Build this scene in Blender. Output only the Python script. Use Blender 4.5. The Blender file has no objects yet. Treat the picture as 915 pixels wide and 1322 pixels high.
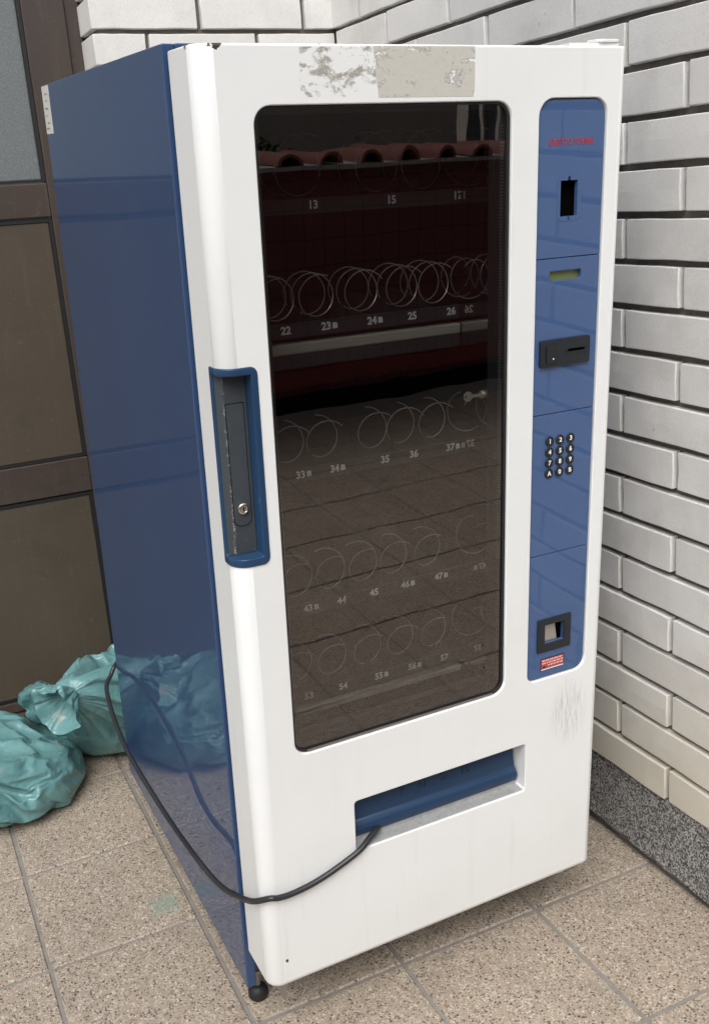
import bpy, bmesh, math, random
from mathutils import Vector, Matrix
random.seed(7)
S = bpy.context.scene
COL = S.collection

# ------------------------------------------------------------------ camera, sky, sun, exposure
cam_d = bpy.data.cameras.new('camera')
cam = bpy.data.objects.new('camera', cam_d); COL.objects.link(cam); S.camera = cam
RC = ((0.8990, 0.3960, 0.1869), (-0.4327, 0.8689, 0.2403), (-0.0672, -0.2969, 0.9525))   # right, forward, up as columns
cr = Vector((RC[0][0], RC[1][0], RC[2][0])).normalized()
cf = Vector((RC[0][1], RC[1][1], RC[2][1])); cf = (cf - cr * cf.dot(cr)).normalized()
cu = cr.cross(cf)
CAM = Vector((-0.3455, -1.8081, 1.4177))
cam.matrix_world = Matrix(((cr.x, cu.x, -cf.x, CAM.x), (cr.y, cu.y, -cf.y, CAM.y), (cr.z, cu.z, -cf.z, CAM.z), (0, 0, 0, 1)))
cam_d.sensor_fit = 'VERTICAL'; cam_d.sensor_height = 36; cam_d.sensor_width = 36
cam_d.lens = 35.91; cam_d.clip_start = 0.02; cam_d.clip_end = 2000
S.render.resolution_x = 708; S.render.resolution_y = 1024

SUN_EL, SUN_AZ = 50.0, 211.0            # azimuth: direction the light comes from, clockwise from +y
W = bpy.data.worlds.new('World'); S.world = W; W.use_nodes = True
wn = W.node_tree; wn.nodes.clear()
sky = wn.nodes.new('ShaderNodeTexSky'); sky.sky_type = 'NISHITA'; sky.sun_disc = False
sky.sun_elevation = math.radians(SUN_EL); sky.sun_rotation = math.radians(SUN_AZ)
sky.air_density = 1.0; sky.dust_density = 6.0; sky.ozone_density = 1.0
hs = wn.nodes.new('ShaderNodeHueSaturation'); hs.inputs['Saturation'].default_value = 0.22
bg = wn.nodes.new('ShaderNodeBackground'); bg.inputs['Strength'].default_value = 0.12
wo = wn.nodes.new('ShaderNodeOutputWorld')
wn.links.new(sky.outputs[0], hs.inputs['Color']); wn.links.new(hs.outputs[0], bg.inputs[0]); wn.links.new(bg.outputs[0], wo.inputs[0])
sd = bpy.data.lights.new('sun', 'SUN'); sd.energy = 1.4; sd.angle = math.radians(40); sd.color = (1, 0.99, 0.98)
so = bpy.data.objects.new('sun', sd); COL.objects.link(so)
az, el = math.radians(SUN_AZ), math.radians(SUN_EL)
sdir = Vector((math.sin(az) * math.cos(el), math.cos(az) * math.cos(el), math.sin(el)))
so.rotation_euler = sdir.to_track_quat('Z', 'Y').to_euler(); so.location = sdir * 20
vs = S.view_settings; vs.view_transform = 'Standard'; vs.look = 'None'; vs.gamma = 1; vs.use_curve_mapping = False
vs.exposure = 0.27
S.cycles.max_bounces = 10; S.cycles.transparent_max_bounces = 16; S.cycles.glossy_bounces = 6

# ------------------------------------------------------------------ material helpers
class NT:
    def __init__(s, name):
        s.m = bpy.data.materials.new(name); s.m.use_nodes = True
        s.t = s.m.node_tree; s.b = s.t.nodes['Principled BSDF']; s.out = s.t.nodes['Material Output']
    def n(s, typ, **kw):
        x = s.t.nodes.new('ShaderNode' + typ)
        for k, v in kw.items():
            if k in x.inputs: s.set(x.inputs[k], v)
            else: setattr(x, k, v)
        return x
    def set(s, sock, v):
        if hasattr(v, 'is_output') or isinstance(v, bpy.types.NodeSocket): s.t.links.new(v, sock)
        else: sock.default_value = v
    def p(s, **kw):
        for k, v in kw.items(): s.set(s.b.inputs[k.replace('_', ' ')], v)
        return s
    def math(s, op, a, b=0.0, c=0.0, clamp=False):
        x = s.n('Math', operation=op); x.use_clamp = clamp
        for i, v in enumerate((a, b, c)): s.set(x.inputs[i], v)
        return x.outputs[0]
    def mix(s, f, a, b):
        x = s.n('Mix', data_type='RGBA'); s.set(x.inputs['Factor'], f)
        ins = [i for i in x.inputs if i.type == 'RGBA']
        s.set(ins[0], c4(a)); s.set(ins[1], c4(b)); return [o for o in x.outputs if o.type == 'RGBA'][0]
    def noise(s, vec, scale, detail=4, rough=0.55, dist=0.0):
        x = s.n('TexNoise'); s.t.links.new(vec, x.inputs['Vector'])
        x.inputs['Scale'].default_value = scale; x.inputs['Detail'].default_value = detail
        x.inputs['Roughness'].default_value = rough; x.inputs['Distortion'].default_value = dist
        return x.outputs['Fac']
    def voro(s, vec, scale, feature='F1'):
        x = s.n('TexVoronoi', feature=feature); s.t.links.new(vec, x.inputs['Vector']); x.inputs['Scale'].default_value = scale
        return x
    def ramp(s, f, stops, interp='LINEAR'):
        x = s.n('ValToRGB'); s.set(x.inputs[0], f); r = x.color_ramp; r.interpolation = interp
        while len(r.elements) < len(stops): r.elements.new(0.5)
        for e, (pos, c) in zip(r.elements, stops): e.position = pos; e.color = c4(c)
        return x.outputs[0]
    def step(s, f, lo, hi):
        x = s.n('MapRange'); x.clamp = True; s.set(x.inputs[0], f); x.inputs[1].default_value = lo; x.inputs[2].default_value = hi
        return x.outputs[0]
    def pos(s): return s.n('NewGeometry').outputs['Position']
    def objc(s): return s.n('TexCoord').outputs['Object']
    def rnd(s): return s.n('ObjectInfo').outputs['Random']
    def xyz(s, v):
        x = s.n('SeparateXYZ'); s.t.links.new(v, x.inputs[0]); return x.outputs
    def shift(s, v, amt):      # per-object offset of a texture
        a = s.n('VectorMath', operation='MULTIPLY_ADD'); s.t.links.new(amt, a.inputs[0])
        a.inputs[1].default_value = (37.0, 51.0, 23.0); s.t.links.new(v, a.inputs[2]); return a.outputs[0]
    def scale(s, v, sc):
        a = s.n('VectorMath', operation='MULTIPLY'); s.t.links.new(v, a.inputs[0]); a.inputs[1].default_value = sc; return a.outputs[0]
    def bump(s, h, strength=0.3, dist=0.001):
        x = s.n('Bump'); x.inputs['Strength'].default_value = strength; x.inputs['Distance'].default_value = dist
        s.set(x.inputs['Height'], h); s.t.links.new(x.outputs[0], s.b.inputs['Normal']); return x
def c4(c):
    if isinstance(c, (tuple, list)): return tuple(c) + (1,) if len(c) == 3 else tuple(c)
    return c
def g3(v): return (v, v, v)
def srgb(r, g, b):
    f = lambda u: (u / 255 / 12.92) if u <= 10 else ((u / 255 + 0.055) / 1.055) ** 2.4
    return (f(r), f(g), f(b))
def simple(name, col, rough=0.5, metal=0.0, **kw):
    m = NT(name); m.p(Base_Color=c4(col), Roughness=rough, Metallic=metal, **kw); return m.m

# ------------------------------------------------------------------ materials
def make_brick():
    m = NT('sand_lime_brick'); v = m.shift(m.pos(), m.rnd()); z = m.xyz(m.pos())[2]
    big = m.noise(v, 9, 4); fine = m.noise(v, 420, 3, 0.7); mid = m.noise(v, 60, 4, 0.6)
    base = m.mix(m.rnd(), (0.68, 0.672, 0.655), (0.75, 0.742, 0.722))
    base = m.mix(m.math('MULTIPLY', m.step(big, 0.5, 0.75), 0.35), base, (0.47, 0.45, 0.42))
    base = m.mix(m.math('MULTIPLY', m.step(fine, 0.52, 0.70), 0.45), base, (0.36, 0.35, 0.34))
    base = m.mix(m.math('MULTIPLY', m.step(mid, 0.62, 0.72), 0.25), base, (0.70, 0.695, 0.68))
    # damp yellow stain rising from the plinth, ragged upper edge
    h = m.math('ADD', z, m.math('MULTIPLY', m.noise(m.pos(), 5, 3), 0.35))
    st = m.math('SUBTRACT', 1.0, m.step(h, 0.42, 0.75))
    base = m.mix(m.math('MULTIPLY', st, 0.75), base, (0.56, 0.51, 0.40))
    m.p(Base_Color=base, Roughness=0.85)
    ch = m.voro(v, 24); cm = m.math('LESS_THAN', m.math('ADD', ch.outputs['Distance'], m.math('MULTIPLY', mid, 0.25)), 0.20)
    base2 = m.mix(m.math('MULTIPLY', m.math('MULTIPLY', cm, m.math('LESS_THAN', m.xyz(ch.outputs['Color'])[0], 0.16)), 0.5), base, (0.40, 0.385, 0.36))
    dirty = m.step(m.noise(m.scale(m.pos(), (7, 7, 2.2)), 1, 5, 0.65), 0.55, 0.78)
    base2 = m.mix(m.math('MULTIPLY', dirty, 0.28), base2, (0.43, 0.41, 0.37)); m.p(Base_Color=base2)
    m.bump(m.math('ADD', m.math('MULTIPLY', fine, 0.5), mid), 0.6, 0.0009)
    return m.m
def make_mortar():
    m = NT('raked_mortar'); v = m.pos()
    c = m.mix(m.noise(v, 35, 5), (0.085, 0.076, 0.066), (0.24, 0.222, 0.198))
    m.p(Base_Color=c, Roughness=0.95); m.bump(m.noise(v, 180, 4), 0.8, 0.003); return m.m
def make_terrazzo():
    m = NT('terrazzo_paving'); r = m.rnd(); v = m.shift(m.pos(), r)
    big = m.noise(m.pos(), 2.2, 4); mid = m.noise(v, 14, 4)
    base = m.mix(big, (0.345, 0.283, 0.212), (0.430, 0.362, 0.280))
    base = m.mix(m.math('MULTIPLY', m.step(mid, 0.45, 0.7), 0.5), base, (0.36, 0.295, 0.235))
    base = m.mix(m.math('MULTIPLY', r, 0.30), base, (0.30, 0.25, 0.20))
    grain = m.noise(v, 300, 2, 0.6)
    base = m.mix(m.step(grain, 0.42, 0.62), m.mix(0.5, base, (0.25, 0.20, 0.155)), base)
    def chips(scale, size, keep, col, amt, off):
        nonlocal base
        vv = m.scale(v, (1 + off * 0.03, 1, 1)); vo = m.voro(vv, scale)
        rr = m.xyz(vo.outputs['Color'])[0]
        sel = m.math('LESS_THAN', rr, keep)
        spot = m.math('LESS_THAN', vo.outputs['Distance'], m.math('MULTIPLY_ADD', m.xyz(vo.outputs['Color'])[1], size, size * 0.45))
        base = m.mix(m.math('MULTIPLY', m.math('MULTIPLY', sel, spot), amt), base, col)
    chips(270, 0.50, 0.40, (0.58, 0.52, 0.44), 0.6, 1)
    chips(200, 0.42, 0.16, (0.66, 0.62, 0.54), 0.55, 2)
    chips(250, 0.48, 0.28, (0.085, 0.07, 0.06), 0.8, 3)
    chips(165, 0.36, 0.17, (0.04, 0.035, 0.035), 0.85, 4)
    chips(190, 0.42, 0.12, (0.26, 0.15, 0.10), 0.6, 5)
    # one old faded green paint spot and general grime
    p = m.n('VectorMath', operation='DISTANCE'); m.t.links.new(m.pos(), p.inputs[0]); p.inputs[1].default_value = GREEN_SPOT
    d = m.math('ADD', p.outputs['Value'], m.math('MULTIPLY', m.math('SUBTRACT', m.noise(m.pos(), 45, 4), 0.5), 0.05))
    base = m.mix(m.math('MULTIPLY', m.math('SUBTRACT', 1.0, m.step(d, 0.018, 0.042)), 0.55), base, (0.20, 0.29, 0.24))
    dirt = m.step(m.noise(m.pos(), 6, 5, 0.65), 0.52, 0.75)
    base = m.mix(m.math('MULTIPLY', dirt, 0.4), base, (0.17, 0.145, 0.115))
    sp = m.voro(m.pos(), 7.0); blot = m.math('LESS_THAN', m.math('ADD', sp.outputs['Distance'], m.math('MULTIPLY', m.noise(m.pos(), 60, 3), 0.12)), 0.17)
    base = m.mix(m.math('MULTIPLY', m.math('MULTIPLY', blot, m.math('LESS_THAN', m.xyz(sp.outputs['Color'])[0], 0.3)), 0.35), base, (0.13, 0.115, 0.10))
    run = m.step(m.noise(m.pos(), 2.6, 6, 0.7, 1.2), 0.60, 0.66); base = m.mix(m.math('MULTIPLY', run, 0.22), base, (0.52, 0.48, 0.42))
    m.p(Base_Color=base, Roughness=m.math('MULTIPLY_ADD', mid, 0.3, 0.55)); m.bump(grain, 0.25, 0.0006); return m.m
def make_joint():
    m = NT('cement_joint'); v = m.pos()
    c = m.mix(m.noise(v, 40, 5), (0.16, 0.148, 0.13), (0.32, 0.295, 0.265)); m.p(Base_Color=c, Roughness=0.95)
    m.bump(m.noise(v, 300, 3), 0.6, 0.001); return m.m
def make_plinth():
    m = NT('speckled_plinth'); v = m.pos()
    a = m.voro(v, 290); r = m.xyz(a.outputs['Color'])[0]
    n = m.noise(v, 260, 3, 0.7)
    f = m.math('ADD', m.math('MULTIPLY', r, 0.65), m.math('MULTIPLY', n, 0.5))
    c = m.ramp(f, [(0.28, (0.030, 0.030, 0.030)), (0.46, (0.11, 0.11, 0.108)), (0.62, (0.27, 0.265, 0.255)), (0.85, (0.47, 0.46, 0.44))])
    c = m.mix(m.math('MULTIPLY', m.step(m.noise(v, 7, 4), 0.45, 0.75), 0.4), c, (0.12, 0.115, 0.105))
    m.p(Base_Color=c, Roughness=0.8); m.bump(f, 0.5, 0.0015); return m.m
def make_white():
    m = NT('white_enamel'); o = m.objc(); x, y, z = m.xyz(o)
    big = m.noise(o, 5, 5, 0.6); fine = m.noise(o, 60, 5, 0.7)
    c = m.mix(m.math('MULTIPLY', m.step(big, 0.45, 0.75), 0.22), (0.785, 0.802, 0.805), (0.63, 0.63, 0.615))
    c = m.mix(m.math('MULTIPLY', m.step(fine, 0.66, 0.78), 0.25), c, (0.45, 0.43, 0.40))
    # rubbed dirt streaks beneath the control strip
    dx = m.math('MULTIPLY', m.math('SUBTRACT', x, 0.612), 22.0); dz = m.math('MULTIPLY', m.math('SUBTRACT', z, 0.365), 13.0)
    d = m.math('ADD', m.math('POWER', m.math('ABSOLUTE', dx), 2.0), m.math('POWER', m.math('ABSOLUTE', dz), 2.0))
    msk = m.math('SUBTRACT', 1.0, m.step(d, 0.05, 1.0))
    st = m.noise(m.scale(o, (170, 170, 20)), 1.0, 6, 0.75)
    c = m.mix(m.math('MULTIPLY', msk, m.math('MULTIPLY', m.step(st, 0.45, 0.70), 0.70)), c, (0.24, 0.235, 0.22))
    # soft streaks of wear running down all over
    run = m.noise(m.scale(o, (46, 46, 3)), 1.0, 4, 0.6)
    c = m.mix(m.math('MULTIPLY', m.step(run, 0.58, 0.78), 0.16), c, (0.48, 0.47, 0.44))
    low = m.math('SUBTRACT', 1.0, m.step(m.math('ADD', z, m.math('MULTIPLY', big, 0.12)), 0.02, 0.20))
    c = m.mix(m.math('MULTIPLY', low, 0.16), c, (0.50, 0.47, 0.42))
    scf = m.noise(m.scale(o, (30, 30, 90)), 1.0, 7, 0.8, 3.0)
    c = m.mix(m.math('MULTIPLY', m.step(scf, 0.67, 0.71), 0.30), c, (0.42, 0.41, 0.39))
    # chipped paint showing rusty primer
    def chip(cx, cy, cz, r):
        nonlocal c
        pd = m.n('VectorMath', operation='DISTANCE'); m.t.links.new(o, pd.inputs[0]); pd.inputs[1].default_value = (cx, cy, cz)
        dd = m.math('ADD', pd.outputs['Value'], m.math('MULTIPLY', m.math('SUBTRACT', m.noise(o, 220, 3), 0.5), 0.012))
        c = m.mix(m.math('LESS_THAN', dd, r), c, (0.055, 0.04, 0.035))
    for q in CHIPS: chip(*q)
    m.p(Base_Color=c, Roughness=m.math('MULTIPLY_ADD', big, 0.25, 0.28), Coat_Weight=0.08, Coat_Roughness=0.3)
    m.bump(m.noise(o, 4, 3), 0.12, 0.012); return m.m
def make_blue(name, col, rough, coat=1.0, scr=0.5):
    m = NT(name); o = m.objc()
    c = m.mix(m.math('MULTIPLY', m.noise(o, 4, 4), 0.35), col, tuple(min(1, k * 1.35 + 0.01) for k in col))
    s = m.noise(m.scale(o, (9, 9, 2)), 14, 6, 0.75, 1.5)
    c = m.mix(m.math('MULTIPLY', m.step(s, 0.70, 0.76), scr), c, (0.30, 0.33, 0.38))
    m.p(Base_Color=c, Roughness=rough, Coat_Weight=coat, Coat_Roughness=0.02)
    m.p(Specular_IOR_Level=0.15)
    bp = m.n('Bump'); bp.inputs['Strength'].default_value = 0.04; bp.inputs['Distance'].default_value = 0.01
    m.t.links.new(m.noise(o, 6, 2), bp.inputs['Height']); m.t.links.new(bp.outputs[0], m.b.inputs['Coat Normal']); return m.m
def make_glass(name, tint, ior, rough=0.0):
    m = NT(name); t = m.t; t.nodes.remove(m.b)
    gl = m.n('BsdfGlossy'); gl.inputs['Color'].default_value = (1, 0.93, 0.90, 1); gl.inputs['Roughness'].default_value = rough
    bp = m.n('Bump'); bp.inputs['Strength'].default_value = 0.05; bp.inputs['Distance'].default_value = 0.004
    t.links.new(m.noise(m.objc(), 7, 2), bp.inputs['Height']); t.links.new(bp.outputs[0], gl.inputs['Normal'])
    tr = m.n('BsdfTransparent'); tr.inputs['Color'].default_value = c4(tint)
    geo = m.n('NewGeometry'); dt = m.n('VectorMath', operation='DOT_PRODUCT'); t.links.new(geo.outputs['Incoming'], dt.inputs[0]); t.links.new(geo.outputs['Normal'], dt.inputs[1])
    f0 = ((ior - 1) / (ior + 1)) ** 2     # Schlick, the same from both sides
    fr = m.math('MULTIPLY_ADD', m.math('POWER', m.math('SUBTRACT', 1.0, m.math('ABSOLUTE', dt.outputs['Value']), clamp=True), 5.0), 1 - f0, f0)
    mx = m.n('MixShader'); t.links.new(fr, mx.inputs[0]); t.links.new(tr.outputs[0], mx.inputs[1]); t.links.new(gl.outputs[0], mx.inputs[2])
    t.links.new(mx.outputs[0], m.out.inputs['Surface']); return m.m
def make_brown(name, col, rough):
    m = NT(name); v = m.pos()
    c = m.mix(m.noise(v, 7, 5, 0.6), col, tuple(k * 1.35 for k in col))
    sm = m.noise(v, 3.0, 6, 0.7, 2.0)
    c = m.mix(m.math('MULTIPLY', m.step(sm, 0.56, 0.62), 0.25), c, tuple(k * 0.7 for k in col))
    sc = m.noise(m.scale(v, (1, 1, 1)), 26, 6, 0.8, 3.0)
    c = m.mix(m.math('MULTIPLY', m.step(sc, 0.60, 0.66), 0.30), c, (0.20, 0.18, 0.15))
    fs = m.noise(m.scale(v, (18, 18, 70)), 1.0, 7, 0.75, 4.0)
    c = m.mix(m.math('MULTIPLY', m.step(fs, 0.64, 0.70), 0.22), c, (0.26, 0.24, 0.21))
    drip = m.noise(m.scale(v, (60, 60, 5)), 1, 4)
    c = m.mix(m.math('MULTIPLY', m.step(drip, 0.55, 0.7), 0.18), c, (0.12, 0.10, 0.085))
    m.p(Base_Color=c, Roughness=m.math('MULTIPLY_ADD', sm, 0.3, rough)); return m.m
def make_frost():
    m = NT('frosted_glass'); v = m.pos()
    n = m.voro(v, 330); k = m.noise(v, 200, 3, 0.7)
    c = m.mix(m.math('ADD', m.math('MULTIPLY', n.outputs['Distance'], 0.7), m.math('MULTIPLY', k, 0.4)), (0.070, 0.082, 0.086), (0.22, 0.24, 0.245))
    m.p(Base_Color=c, Roughness=0.35, Specular_IOR_Level=0.5); m.bump(k, 0.5, 0.001); return m.m
def make_bag():
    m = NT('teal_bin_bag'); v = m.pos()
    c = m.mix(m.noise(v, 9, 4), (0.092, 0.228, 0.232), (0.160, 0.318, 0.322))
    du = m.step(m.noise(v, 13, 5, 0.65), 0.60, 0.72)
    c = m.mix(m.math('MULTIPLY', du, 0.45), c, (0.33, 0.27, 0.19))
    m.p(Base_Color=c, Roughness=m.math('MULTIPLY_ADD', du, 0.35, 0.27), Specular_IOR_Level=0.55, Subsurface_Weight=0.08, Subsurface_Radius=(0.01, 0.02, 0.02))
    rg = lambda sc: m.math('ABSOLUTE', m.math('SUBTRACT', m.noise(v, sc, 2, 0.5, 0.6), 0.5))
    m.bump(m.math('ADD', rg(11), m.math('MULTIPLY', rg(24), 0.4)), 0.30, 0.03); return m.m
def make_residue(name, seed, col, cover, edge):
    m = NT(name); o = m.objc(); x, y, z = m.xyz(o)
    off = m.n('VectorMath', operation='ADD'); m.t.links.new(o, off.inputs[0]); off.inputs[1].default_value = (seed, 0, seed)
    n = m.noise(m.scale(off.outputs[0], (1, 1, 1.6)), 26, 8, 0.68, 0.6); f = m.noise(off.outputs[0], 130, 6, 0.75)
    a = m.step(m.math('ADD', n, m.math('MULTIPLY', m.math('SUBTRACT', f, 0.5), 0.30)), cover, cover + edge)
    c = m.mix(f, tuple(k * 0.75 for k in col), col)
    t = m.t; m.p(Base_Color=c, Roughness=0.8)
    tr = m.n('BsdfTransparent'); mx = m.n('MixShader'); m.set(mx.inputs[0], a)
    t.links.new(tr.outputs[0], mx.inputs[1]); t.links.new(m.b.outputs[0], mx.inputs[2]); t.links.new(mx.outputs[0], m.out.inputs['Surface']); return m.m
def make_galv():
    m = NT('galvanised_sheet'); o = m.objc(); v = m.voro(o, 140); n = m.noise(o, 90, 5, 0.7)
    c = m.mix(n, (0.30, 0.31, 0.32), (0.58, 0.58, 0.57)); c = m.mix(m.math('MULTIPLY', m.step(m.noise(o, 240, 4, 0.7), 0.58, 0.68), 0.7), c, (0.20, 0.20, 0.20))
    m.p(Base_Color=c, Roughness=0.45, Metallic=0.3); return m.m
def make_plate():
    m = NT('scuffed_grey_metal'); o = m.objc()
    c = m.mix(m.noise(o, 30, 5), (0.030, 0.037, 0.045), (0.058, 0.068, 0.078))
    x, y, z = m.xyz(o)
    lowz = m.math('MULTIPLY', m.math('SUBTRACT', 1.0, m.step(z, 0.79, 0.92)), 0.055)
    edge = m.math('MULTIPLY', m.math('SUBTRACT', 1.0, m.step(m.math('ABSOLUTE', m.math('SUBTRACT', x, 0.0105)), 0.0, 0.004)), 0.14)
    f = m.math('ADD', m.math('ADD', m.noise(o, 230, 6, 0.8), lowz), edge)
    c = m.mix(m.math('MULTIPLY', m.step(f, 0.68, 0.74), 0.7), c, (0.42, 0.40, 0.37))
    m.p(Base_Color=c, Roughness=0.5); return m.m

GREEN_SPOT = (-0.002, 0.06, 0.0)
CHIPS = [(0.004, 0.030, 1.4755, 0.006), (0.030, 0.0, 1.4755, 0.007), (0.022, -0.001, 1.4762, 0.004), (0.172, 0.0, 1.476, 0.002), (0.034, 0.0, 0.055, 0.0025)]
MAT = dict(brick=make_brick(), mortar=make_mortar(), tile=make_terrazzo(), joint=make_joint(), plinth=make_plinth(), white=make_white(),
    blue=make_blue('blue_cabinet_paint', (0.026, 0.058, 0.142), 0.5, 0.75, 0.3), cblue=make_blue('blue_control_plate', (0.046, 0.092, 0.215), 0.4, 0.9, 0.12),
    bezel=make_blue('blue_handle_plastic', (0.016, 0.046, 0.105), 0.32, 0.3, 0.1), flap=make_blue('blue_flap_plastic', (0.016, 0.040, 0.090), 0.30, 0.3, 0.2),
    glass=make_glass('smoked_window_glass', (0.46, 0.46, 0.47), 2.3), clear=make_glass('clear_glass_back', (0.97, 0.98, 0.97), 1.0), frost=make_frost(), brown=make_brown('brown_door_metal', (0.043, 0.0315, 0.0265), 0.35),
    panel=make_brown('bronze_door_panel', (0.062, 0.050, 0.036), 0.30), black=simple('black_rubber', (0.012, 0.012, 0.013), 0.55),
    dark=simple('dark_liner', (0.010, 0.009, 0.010), 0.7, 0.0, Specular_IOR_Level=0.1), void=simple('machine_inside', (0.003, 0.003, 0.003), 0.9, 0.0, Specular_IOR_Level=0.0), tray=simple('tray_black_metal', (0.040, 0.042, 0.043), 0.5, 0.0, Specular_IOR_Level=0.3),
    wire=simple('coil_wire', (0.42, 0.42, 0.41), 0.35, 0.5), mirror=simple('polished_side_wall', (0.55, 0.55, 0.55), 0.06, 1.0), num=simple('white_number', (0.80, 0.80, 0.78), 0.6),
    strip=simple('light_cover', (0.36, 0.345, 0.29), 0.55), spacer=simple('grey_spacer', (0.085, 0.085, 0.09), 0.4, 0.4), dot=simple('spacer_hole', (0.42, 0.42, 0.42), 0.5),
    galv=make_galv(), plate=make_plate(), chrome=simple('worn_chrome', (0.62, 0.60, 0.56), 0.25, 1.0), coin=simple('black_coin_plate', (0.011, 0.014, 0.019), 0.4),
    lcd=simple('green_display', (0.15, 0.185, 0.065), 0.3), key=simple('black_key', (0.010, 0.012, 0.016), 0.5), red=simple('red_letters', (0.36, 0.028, 0.045), 0.5),
    stick=simple('red_sticker', (0.46, 0.060, 0.060), 0.5), stickw=simple('sticker_print', (0.72, 0.50, 0.47), 0.5), navy=simple('dark_navy', (0.012, 0.016, 0.035), 0.4),
    brass=simple('brass_key', (0.62, 0.57, 0.43), 0.4, 0.3), paper=make_residue('torn_paper_label', 3.1, (0.66, 0.66, 0.62), 0.22, 0.1), cord=simple('black_cord', (0.022, 0.023, 0.026), 0.38),
    bag=make_bag(), res1=make_residue('glue_residue_brown', 1.7, (0.52, 0.495, 0.445), 0.49, 0.22), res2=make_residue('tape_residue_beige', 8.3, (0.60, 0.585, 0.53), 0.375, 0.06),
    steel=simple('dull_steel', (0.32, 0.31, 0.29), 0.4, 0.8), bracket=simple('white_bracket', (0.72, 0.72, 0.70), 0.4), inox=simple('return_cup_flap', (0.50, 0.47, 0.42), 0.35, 0.7))

# ------------------------------------------------------------------ mesh helpers
def box(bm, x0, x1, y0, y1, z0, z1):
    v = [bm.verts.new(p) for p in ((x0,y0,z0),(x1,y0,z0),(x1,y1,z0),(x0,y1,z0),(x0,y0,z1),(x1,y0,z1),(x1,y1,z1),(x0,y1,z1))]
    for f in ((0,3,2,1),(4,5,6,7),(0,1,5,4),(1,2,6,5),(2,3,7,6),(3,0,4,7)): bm.faces.new([v[i] for i in f])
    return v
def prism(bm, pts, axis, a0, a1):
    """closed 2D outline extruded along an axis; pts are the two other coordinates in xyz order"""
    def mk(p, a):
        q = list(p); q.insert(axis, a); return q
    A = [bm.verts.new(mk(p, a0)) for p in pts]; B = [bm.verts.new(mk(p, a1)) for p in pts]
    n = len(pts); bm.faces.new(A); bm.faces.new(B[::-1])
    for i in range(n): bm.faces.new((A[i], B[i], B[(i+1) % n], A[(i+1) % n]))
def rrect(x0, x1, z0, z1, r, n=6):
    if not isinstance(r, (tuple, list)): r = (r,) * 4     # bl, br, tr, tl
    out = []
    for (cx, cz, a, k) in ((x0, z0, 180, 0), (x1, z0, 270, 1), (x1, z1, 0, 2), (x0, z1, 90, 3)):
        rr = r[k]; sx = 1 if k in (0, 3) else -1; sz = 1 if k in (0, 1) else -1
        if rr <= 0: out.append((cx, cz)); continue
        for i in range(n + 1):
            t = math.radians(a + 90 * i / n); out.append((cx + sx * rr + rr * math.cos(t), cz + sz * rr + rr * math.sin(t)))
    return out
def circle(cx, cz, r, n=20): return [(cx + r * math.cos(2 * math.pi * i / n), cz + r * math.sin(2 * math.pi * i / n)) for i in range(n)]
def plate(bm, outer, holes, y0, y1):
    """flat plate in xz with holes, from y0 (front) to y1 (back)"""
    tmp = bmesh.new(); es = []
    for loop in [outer] + list(holes):
        vs_ = [tmp.verts.new((p[0], y0, p[1])) for p in loop]
        for i in range(len(vs_)): es.append(tmp.edges.new((vs_[i], vs_[(i+1) % len(vs_)])))
    bmesh.ops.triangle_fill(tmp, use_beauty=True, use_dissolve=True, edges=es, normal=(0, -1, 0))
    r = bmesh.ops.extrude_face_region(tmp, geom=tmp.faces[:])
    bmesh.ops.translate(tmp, verts=[e for e in r['geom'] if isinstance(e, bmesh.types.BMVert)], vec=(0, y1 - y0, 0))
    bmesh.ops.recalc_face_normals(tmp, faces=tmp.faces[:])
    me = bpy.data.meshes.new('t'); tmp.to_mesh(me); tmp.free(); bm.from_mesh(me); bpy.data.meshes.remove(me)
def lathe(bm, prof, c, axis=2, n=20):
    """prof: (radius, height) pairs turned about an axis through c"""
    rings = []
    for r, h in prof:
        ring = []
        for i in range(n):
            t = 2 * math.pi * i / n; p = [r * math.cos(t), r * math.sin(t)]; p.insert(axis, h)
            ring.append(bm.verts.new((c[0] + p[0], c[1] + p[1], c[2] + p[2])))
        rings.append(ring)
    for a, b in zip(rings[:-1], rings[1:]):
        for i in range(n): bm.faces.new((a[i], a[(i+1) % n], b[(i+1) % n], b[i]))
    bm.faces.new(rings[0]); bm.faces.new(rings[-1])
def tube(bm, pts, r, n=8):
    pts = [Vector(p) for p in pts]; rings = []; up = Vector((0.13, 0.21, 1)).normalized(); prev = None
    for i, p in enumerate(pts):
        t = (pts[min(i+1, len(pts)-1)] - pts[max(i-1, 0)]).normalized()
        s = (prev - t * prev.dot(t)) if prev else t.cross(up)
        s.normalize(); prev = s; u = t.cross(s)
        rings.append([bm.verts.new(p + s * (r * math.cos(2*math.pi*k/n)) + u * (r * math.sin(2*math.pi*k/n))) for k in range(n)])
    for a, b in zip(rings[:-1], rings[1:]):
        for k in range(n): bm.faces.new((a[k], a[(k+1) % n], b[(k+1) % n], b[k]))
    bm.faces.new(rings[0]); bm.faces.new(rings[-1])
def catmull(P, per=8):
    P = [Vector(p) for p in P]; out = []
    for i in range(len(P) - 1):
        a, b, c, d = P[max(i-1, 0)], P[i], P[i+1], P[min(i+2, len(P)-1)]
        for k in range(per):
            t = k / per
            out.append(0.5 * ((2*b) + (c-a)*t + (2*a-5*b+4*c-d)*t*t + (3*b-a-3*c+d)*t**3))
    out.append(P[-1]); return out
def mesh(name, bm, mat=None, smooth=None):
    bmesh.ops.recalc_face_normals(bm, faces=bm.faces[:])
    me = bpy.data.meshes.new(name); bm.to_mesh(me); bm.free()
    if mat: me.materials.append(mat)
    if smooth is not None: smooth_mesh(me, smooth)
    return me
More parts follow.
